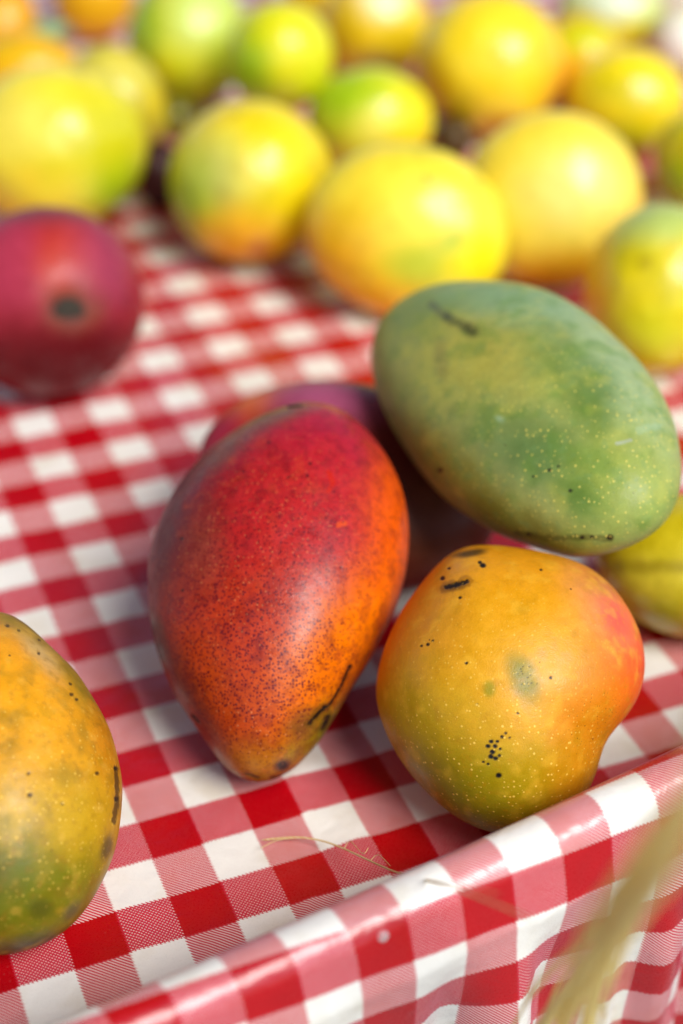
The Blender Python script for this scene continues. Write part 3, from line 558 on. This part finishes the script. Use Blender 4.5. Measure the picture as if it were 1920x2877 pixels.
def p_back(s):
    s.base((124, 34, 34))
    s.blob((224, 120, 10), 530, 930, 130, 50, -28, .6, .2); s.blob((176, 90, 124), 770, 915, 150, 50, 4, .8, .2, amt=.85)
    s.blob((110, 62, 34), 990, 1180, 130, 140, 0, .8, .2); s.blob((170, 34, 60), 490, 1000, 90, 60, -30, .8, .2)
back = fruit('backred', 'red_mango', 'mostly hidden purple red mango peeping from behind the large red one', M_DARK, 60, p_back)

def p_yr(s):
    s.base((206, 186, 22)); s.blob((170, 176, 8), 1480, 1390, 90, 60, 20, .8, .2); s.blob((222, 206, 60), 1500, 1330, 90, 50, 0, .8, .2)
    s.blob((150, 130, 20), 1500, 1300, 120, 14, 0, .8, .3, amt=.6)
fruit('y_right', 'yellow_mango', 'lime yellow mango tucked under the big green one at the right edge', M_FAR, 50, p_yr)

# the heap behind: every fruit its own peel
Y = (246, 228, 60); GY = (216, 218, 30); GR = (166, 198, 20); OR = (246, 188, 10); PALE = (236, 220, 90)
HEAP = [
 ('b1', 'yellow_mango', 'largest yellow mango at the left, behind the crimson one with a stem scar', Y, [(GR, 260, 430, 70, 110), ((206, 200, 20), 200, 300, 120, 90), (PALE, 60, 280, 90, 60)]),
 ('b2', 'yellow_mango', 'dull brownish yellow mango half hidden above the largest yellow one', (206, 192, 40), [((150, 130, 30), 320, 330, 60, 60), ((214, 204, 90), 250, 180, 80, 50)]),
 ('b3', 'green_mango', 'big lime green mango at the top, left of centre', GY, [((206, 224, 120), 470, 30, 90, 70), (GR, 560, 150, 70, 80), (GR, 330, 60, 40, 80)]),
 ('b3b', 'green_mango', 'smaller yellowish lime mango touching the right side of the big lime one', GY, [(GR, 570, 160, 50, 80), ((226, 220, 20), 680, 100, 60, 60)]),
 ('f1', 'green_mango', 'small added mango coloured dark olive as shade between the big lime and orange tipped ones', (120, 120, 20), []),  # added filler, its dark olive stands for the shade of the gap
 ('f3', 'red_mango', 'added maroon mango, coloured dark as shadow between the largest yellow and orange tipped ones', (64, 22, 20), []),  # added filler, dark maroon painted in place of the shadow here
 ('f4', 'green_mango', 'added filler mango, coloured dark brown as gap shade above the amber one', (84, 62, 12), []),  # added filler, dark brown replaces the black shade between neighbours
 ('f2', 'green_mango', 'added olive mango filling the dark gap between the scuffed one and the bright yellow one', (170, 160, 10), []),  # added filler, olive tone takes the place of a shaded gap
 ('b4', 'yellow_mango', 'round lemon yellow mango with an orange tip facing down, standing on the cloth', (238, 216, 10), [((206, 206, 100), 500, 400, 70, 90), (GR, 420, 470, 60, 110), (OR, 560, 545, 90, 60), ((214, 140, 60), 590, 560, 22, 16)]),
 ('b5', 'green_mango', 'small lime green mango wedged behind two yellow ones in the middle', GY, [(GR, 780, 220, 90, 60), ((236, 226, 90), 870, 300, 60, 50), ((244, 220, 0), 940, 300, 50, 80)]),
 ('b6', 'yellow_mango', 'amber yellow mango directly behind the big green one, with a lime patch low down', (246, 226, 66), [(OR, 760, 620, 110, 120), (OR, 840, 690, 110, 60), ((200, 206, 60), 980, 600, 80, 40), ((160, 190, 60), 1040, 555, 26, 22), ((250, 232, 10), 1090, 600, 60, 60)]),
 ('b7', 'yellow_mango', 'pale golden mango with an orange underside, to the right of the amber one', (246, 222, 70), [(OR, 1300, 625, 140, 50), (OR, 1440, 540, 40, 90), ((246, 226, 120), 1320, 440, 110, 90)]),
 ('b8', 'yellow_mango', 'bright yellow mango at the top, standing above a small dark gap', (248, 220, 40), [(OR, 990, 230, 50, 90), ((246, 196, 50), 1270, 180, 40, 90), ((206, 160, 50), 1170, 280, 60, 24)]),
 ('b9', 'yellow_mango', 'plain lemon yellow mango upper right, below the pale one', (244, 222, 20), [((206, 206, 0), 1440, 320, 80, 40)]),
 ('b9b', 'orange_mango', 'orange mango squeezed behind two yellow ones at the upper right', (246, 176, 6), [((206, 206, 10), 1340, 90, 70, 40)]),
 ('b10', 'yellow_mango', 'yellow and lime mango on the right, just beyond the big green one', (232, 214, 20), [((190, 206, 110), 1520, 510, 110, 50), (OR, 1365, 640, 36, 140), (GY, 1480, 770, 90, 60)]),
 ('b11', 'green_mango', 'olive yellow mango cut off by the right edge beside a dark gap', (206, 196, 4), [(GR, 1560, 420, 40, 50)]),
 ('b13', 'green_mango', 'pale shining green mango at the top right', (206, 216, 60), [((226, 236, 210), 1390, 10, 90, 40), ((190, 206, 0), 1330, 70, 50, 50), ((236, 220, 0), 1430, 90, 70, 40)]),  # whitish first patch is the bright highlight painted on its top
 ('b14', 'yellow_mango', 'yellow mango at the top with a greyish scuff low on its side', (240, 206, 14), [((250, 240, 190), 880, 0, 60, 36), ((176, 150, 90), 865, 150, 44, 36), ((226, 190, 0), 780, 70, 40, 80)]),  # cream first patch is a highlight painted at the top
 ('b15', 'orange_mango', 'amber mango cut off by the top edge left of the big lime one', (244, 190, 4), []),
 ('b16', 'orange_mango', 'deep orange mango in the top left corner', (250, 180, 0), []),
 ('b18', 'yellow_mango', 'added whitish mango for the overexposed background at the right edge near the top', (228, 220, 170), [((246, 244, 232), 1565, 90, 40, 50)]),  # added fruit, its whitish colour stands for overexposed background
 ('b20', 'yellow_mango', 'yellow mango peeping between the smaller lime one and the scuffed one at the top edge', (240, 206, 10), []),
 ('b21', 'yellow_mango', 'added whitish mango for overexposed white, cut off by the top edge in the right corner', (232, 230, 214), []),  # added fruit, painted white for the overexposed corner
 ('b22', 'orange_mango', 'amber mango under the green leaf at the left', (240, 190, 14), []),
]
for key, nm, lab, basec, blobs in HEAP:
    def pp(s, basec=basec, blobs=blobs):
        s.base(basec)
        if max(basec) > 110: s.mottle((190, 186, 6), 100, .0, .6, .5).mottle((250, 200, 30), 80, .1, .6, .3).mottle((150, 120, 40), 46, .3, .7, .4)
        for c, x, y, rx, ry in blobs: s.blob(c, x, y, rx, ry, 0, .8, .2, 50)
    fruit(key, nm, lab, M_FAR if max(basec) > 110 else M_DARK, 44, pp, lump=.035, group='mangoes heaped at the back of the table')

# ------------------------------------------------------------------ straw, raffia, leaf, droplet
def straw_material(name, c0, c1, trans=.0):
    k = NT(name); tc = k.n('TexCoord')
    n1 = k.n('TexNoise', {'Vector': tc.outputs['Object'], 'Scale': 1.2/S, 'Detail': 3.0})
    k.set(k.b.inputs['Base Color'], k.mix(n1.outputs[0], c4(c0), c4(c1))); k.b.inputs['Roughness'].default_value = .6
    if trans:                                    # thin dry fibre lets light through
        tr = k.n('BsdfTranslucent', {'Color': c4(c0)}); mx = k.n('MixShader', {0: trans, 1: k.b, 2: tr})
        out = [n_ for n_ in k.t.nodes if n_.type == 'OUTPUT_MATERIAL'][0]; k.t.links.new(mx.outputs[0], out.inputs[0])
    return k.m
def smooth_path(P, n=60):
    P = np.array(P, float); t = np.arange(len(P)); tt = np.linspace(0, len(P)-1, n); out = []
    for x in tt:
        i = min(int(x), len(P)-2); f = x-i
        p0, p1, p2, p3 = P[max(i-1, 0)], P[i], P[i+1], P[min(i+2, len(P)-1)]
        out.append(.5*((2*p1)+(-p0+p2)*f+(2*p0-5*p1+4*p2-p3)*f*f+(-p0+3*p1-3*p2+p3)*f**3))
    return np.array(out)
def tube(P, wd, th, twist=0.0, nv=8, side=None, seed=0):
    """a flattened, slightly twisted strand along P (in checks): vertices and quads"""
    P = np.asarray(P); n = len(P); T = np.gradient(P, axis=0); T /= np.linalg.norm(T, axis=1)[:, None]
    ref = np.array(side if side is not None else (0, 0, 1.)); V = []
    rg = np.random.RandomState(seed)
    for i in range(n):
        a = np.cross(T[i], ref); a /= np.linalg.norm(a); b = np.cross(T[i], a)
        g = twist*i/n; a, b = a*math.cos(g)+b*math.sin(g), -a*math.sin(g)+b*math.cos(g)
        tp = min(1, .15+min(i, n-1-i)/4.)
        for j in range(nv):
            q = 2*math.pi*j/nv; V.append(P[i]+(a*math.cos(q)*wd+b*math.sin(q)*th)*tp)
    return np.array(V), gridfaces(n, nv, True)
def join(parts):
    V, F, o = [], [], 0
    for v, f in parts: V.append(v); F.append(f+o); o += len(v)
    return np.concatenate(V), np.concatenate(F)

M_STRAW = straw_material('dry_straw', (232, 206, 150), (214, 180, 116))
V, F = join([tube(smooth_path(pth, 70), w_, w_*.8, 0, 6) for pth, w_ in [([[2.035, -1.385, 0.02], [2.347, -1.491, 0.05], [2.715, -1.684, 0.12], [3.03, -2.006, 0.22], [3.271, -2.494, 0.4], [3.455, -3.286, 0.8], [3.531, -4.161, 1.391], [3.406, -5.37, 2.511], [3.331, -6.607, 3.621], [3.291, -8.058, 4.816], [3.386, -9.122, 5.551]], 0.02), ([[3.271, -2.494, 0.4], [3.391, -2.494, 0.55], [3.355, -3.166, 0.92], [3.475, -3.146, 1.0]], 0.008), ([[3.455, -3.286, 0.8], [3.605, -3.306, 0.92], [3.481, -4.111, 1.491]], 0.008), ([[2.715, -1.684, 0.12], [2.297, -1.571, 0.1], [1.935, -1.605, 0.05]], 0.009), ([[3.406, -5.37, 2.511], [3.331, -6.587, 3.681], [3.391, -8.058, 4.966]], 0.012)]])
st = link('straw_fibre', mesh('straw_fibre', V*S, F), M_STRAW)
tag(st, 'single thin pale straw fibre curving across the cloth and over its rim', 'straw')

M_RAF = straw_material('raffia', (255, 243, 182), (255, 234, 150), .38)
raf = bpy.data.objects.new('raffia_tassel', None); COL.objects.link(raf)
RAF = [([[1.24, -14.926, 14.947], [1.876, -13.768, 12.9], [2.41, -12.653, 10.794], [3.055, -11.45, 8.379], [3.631, -10.282, 6.123], [4.002, -9.268, 3.972], [4.088, -8.591, 2.214], [4.027, -8.113, 0.327]], 0.105), ([[0.994, -15.304, 15.188], [1.681, -14.168, 13.139], [2.28, -13.008, 10.953], [2.933, -11.682, 8.53], [3.553, -10.499, 6.316], [4.042, -9.424, 4.136], [4.276, -8.762, 2.436], [4.294, -8.443, 0.729]], 0.092), ([[1.566, -14.617, 14.661], [2.171, -13.426, 12.638], [2.615, -12.275, 10.531], [3.029, -11.262, 8.265], [3.552, -10.215, 5.997], [3.873, -9.255, 3.921], [3.95, -8.577, 2.159], [3.766, -8.008, 0.325]], 0.081), ([[1.297, -14.914, 14.649], [1.893, -13.691, 12.493], [2.401, -12.52, 10.273], [2.927, -11.382, 8.056], [3.463, -10.286, 5.857], [3.861, -9.19, 3.655], [4.033, -8.584, 2.022], [3.947, -8.125, 0.269]], 0.088), ([[0.662, -15.708, 16.207], [1.031, -15.077, 14.71], [1.4, -14.42, 13.127], [2.087, -13.346, 11.255], [2.847, -11.958, 8.866], [3.657, -10.555, 6.248], [4.313, -9.401, 3.691], [4.647, -8.906, 1.69]], 0.124)]
base = np.array(RAF[0][0][-1]); raf.location = Vector(base*S)
tag(raf, 'blurred bundle of dry raffia hanging in front of the rim at the lower right', 'raffia')
for i, (pth, wd) in enumerate(RAF):
    V, F = tube(smooth_path(pth, 50)-base, wd, wd*.45, .5*(i % 3)-.5, 8, side=FWD, seed=i)
    link('ribbon', mesh('ribbon', V*S, F), M_RAF, raf)
rg = random.Random(5); parts = []
for i in range(18):
    pth = np.array(RAF[rg.randrange(len(RAF))][0]); pth = pth[2:]
    off = np.array([rg.gauss(0, .16), rg.gauss(0, .16), rg.gauss(0, .16)]); spread = np.linspace(.6, 2.2, len(pth))[:, None]
    wig = np.array([[rg.gauss(0, .05) for _ in range(3)] for _ in pth])
    parts.append(tube(smooth_path(pth+off*spread+wig, 36)-base, rg.uniform(.012, .03), .012, 1.0, 5, side=FWD))
V, F = join(parts)
fo = link('frayed_fibres', mesh('frayed_fibres', V*S, F), M_RAF, raf); fo['kind'] = 'stuff'

def leaf():
    P0 = np.array([7.154, 36.012, 2.309]); ex = np.array([0.9221, -0.0852, 0.3775]); ey = np.array([-0.2343, 0.6534, 0.7199]); ez = np.cross(ex, ey)
    nu, nv = 24, 9; V = []
    for side in (1, -1):
        for i in range(nu):
            t = i/(nu-1); w_ = math.sin(math.pi*t**.85)*.42+.01
            for j in range(nv):
                q = j/(nv-1)*2-1
                V.append(P0+ex*(t-.5)*2.3+ey*w_*q+ez*(.18*abs(q)*w_*2-.35*(t-.5)**2*2+side*.012+.03*math.sin(t*14)*q))
    F0 = gridfaces(nu, nv); F = np.concatenate([F0, F0[:, ::-1]+nu*nv])
    k = NT('leaf_skin'); tc = k.n('TexCoord'); n1 = k.n('TexNoise', {'Vector': tc.outputs['Object'], 'Scale': 1.5/S, 'Detail': 4.0})
    k.set(k.b.inputs['Base Color'], k.mix(n1.outputs[0], c4((110, 160, 90)), c4((150, 190, 130)))); k.b.inputs['Roughness'].default_value = .4
    o = link('green_leaf', mesh('green_leaf', np.array(V)*S, F), k.m)
    tag(o, 'small bluish green leaf lying on the heap at the upper left', 'leaf')
leaf()

def droplet(Sx, T, r):
    P = cloth_point(np.array([[Sx, Sx+.05], [Sx, Sx]]), np.array([[T, T], [T+.05, T]]))
    p0 = P[0, 0]; a = P[0, 1]-p0; a /= np.linalg.norm(a); b = P[1, 0]-p0; n_ = np.cross(b, a); n_ /= np.linalg.norm(n_)
    if n_ @ OUTV < 0: n_ = -n_
    b = np.cross(n_, a); n, F = _cs[44]
    V = p0+(n[:, :1]*a+n[:, 1:2]*b)*r*(1-.18*n[:, 1:2])+n[:, 2:]*n_*r*.55
    k = NT('water'); k.b.inputs['Base Color'].default_value = (.95, .8, .8, 1); k.b.inputs['Roughness'].default_value = .04
    k.b.inputs['Transmission Weight'].default_value = .7; k.b.inputs['IOR'].default_value = 1.33
    o = link('water_droplet', mesh('water_droplet', V*S, F), k.m)
    tag(o, 'tiny water droplet on a red check of the rim', 'droplet')
OUTV = np.array([OUT[0], OUT[1], .4])
droplet(1.59, 4.39, .1)
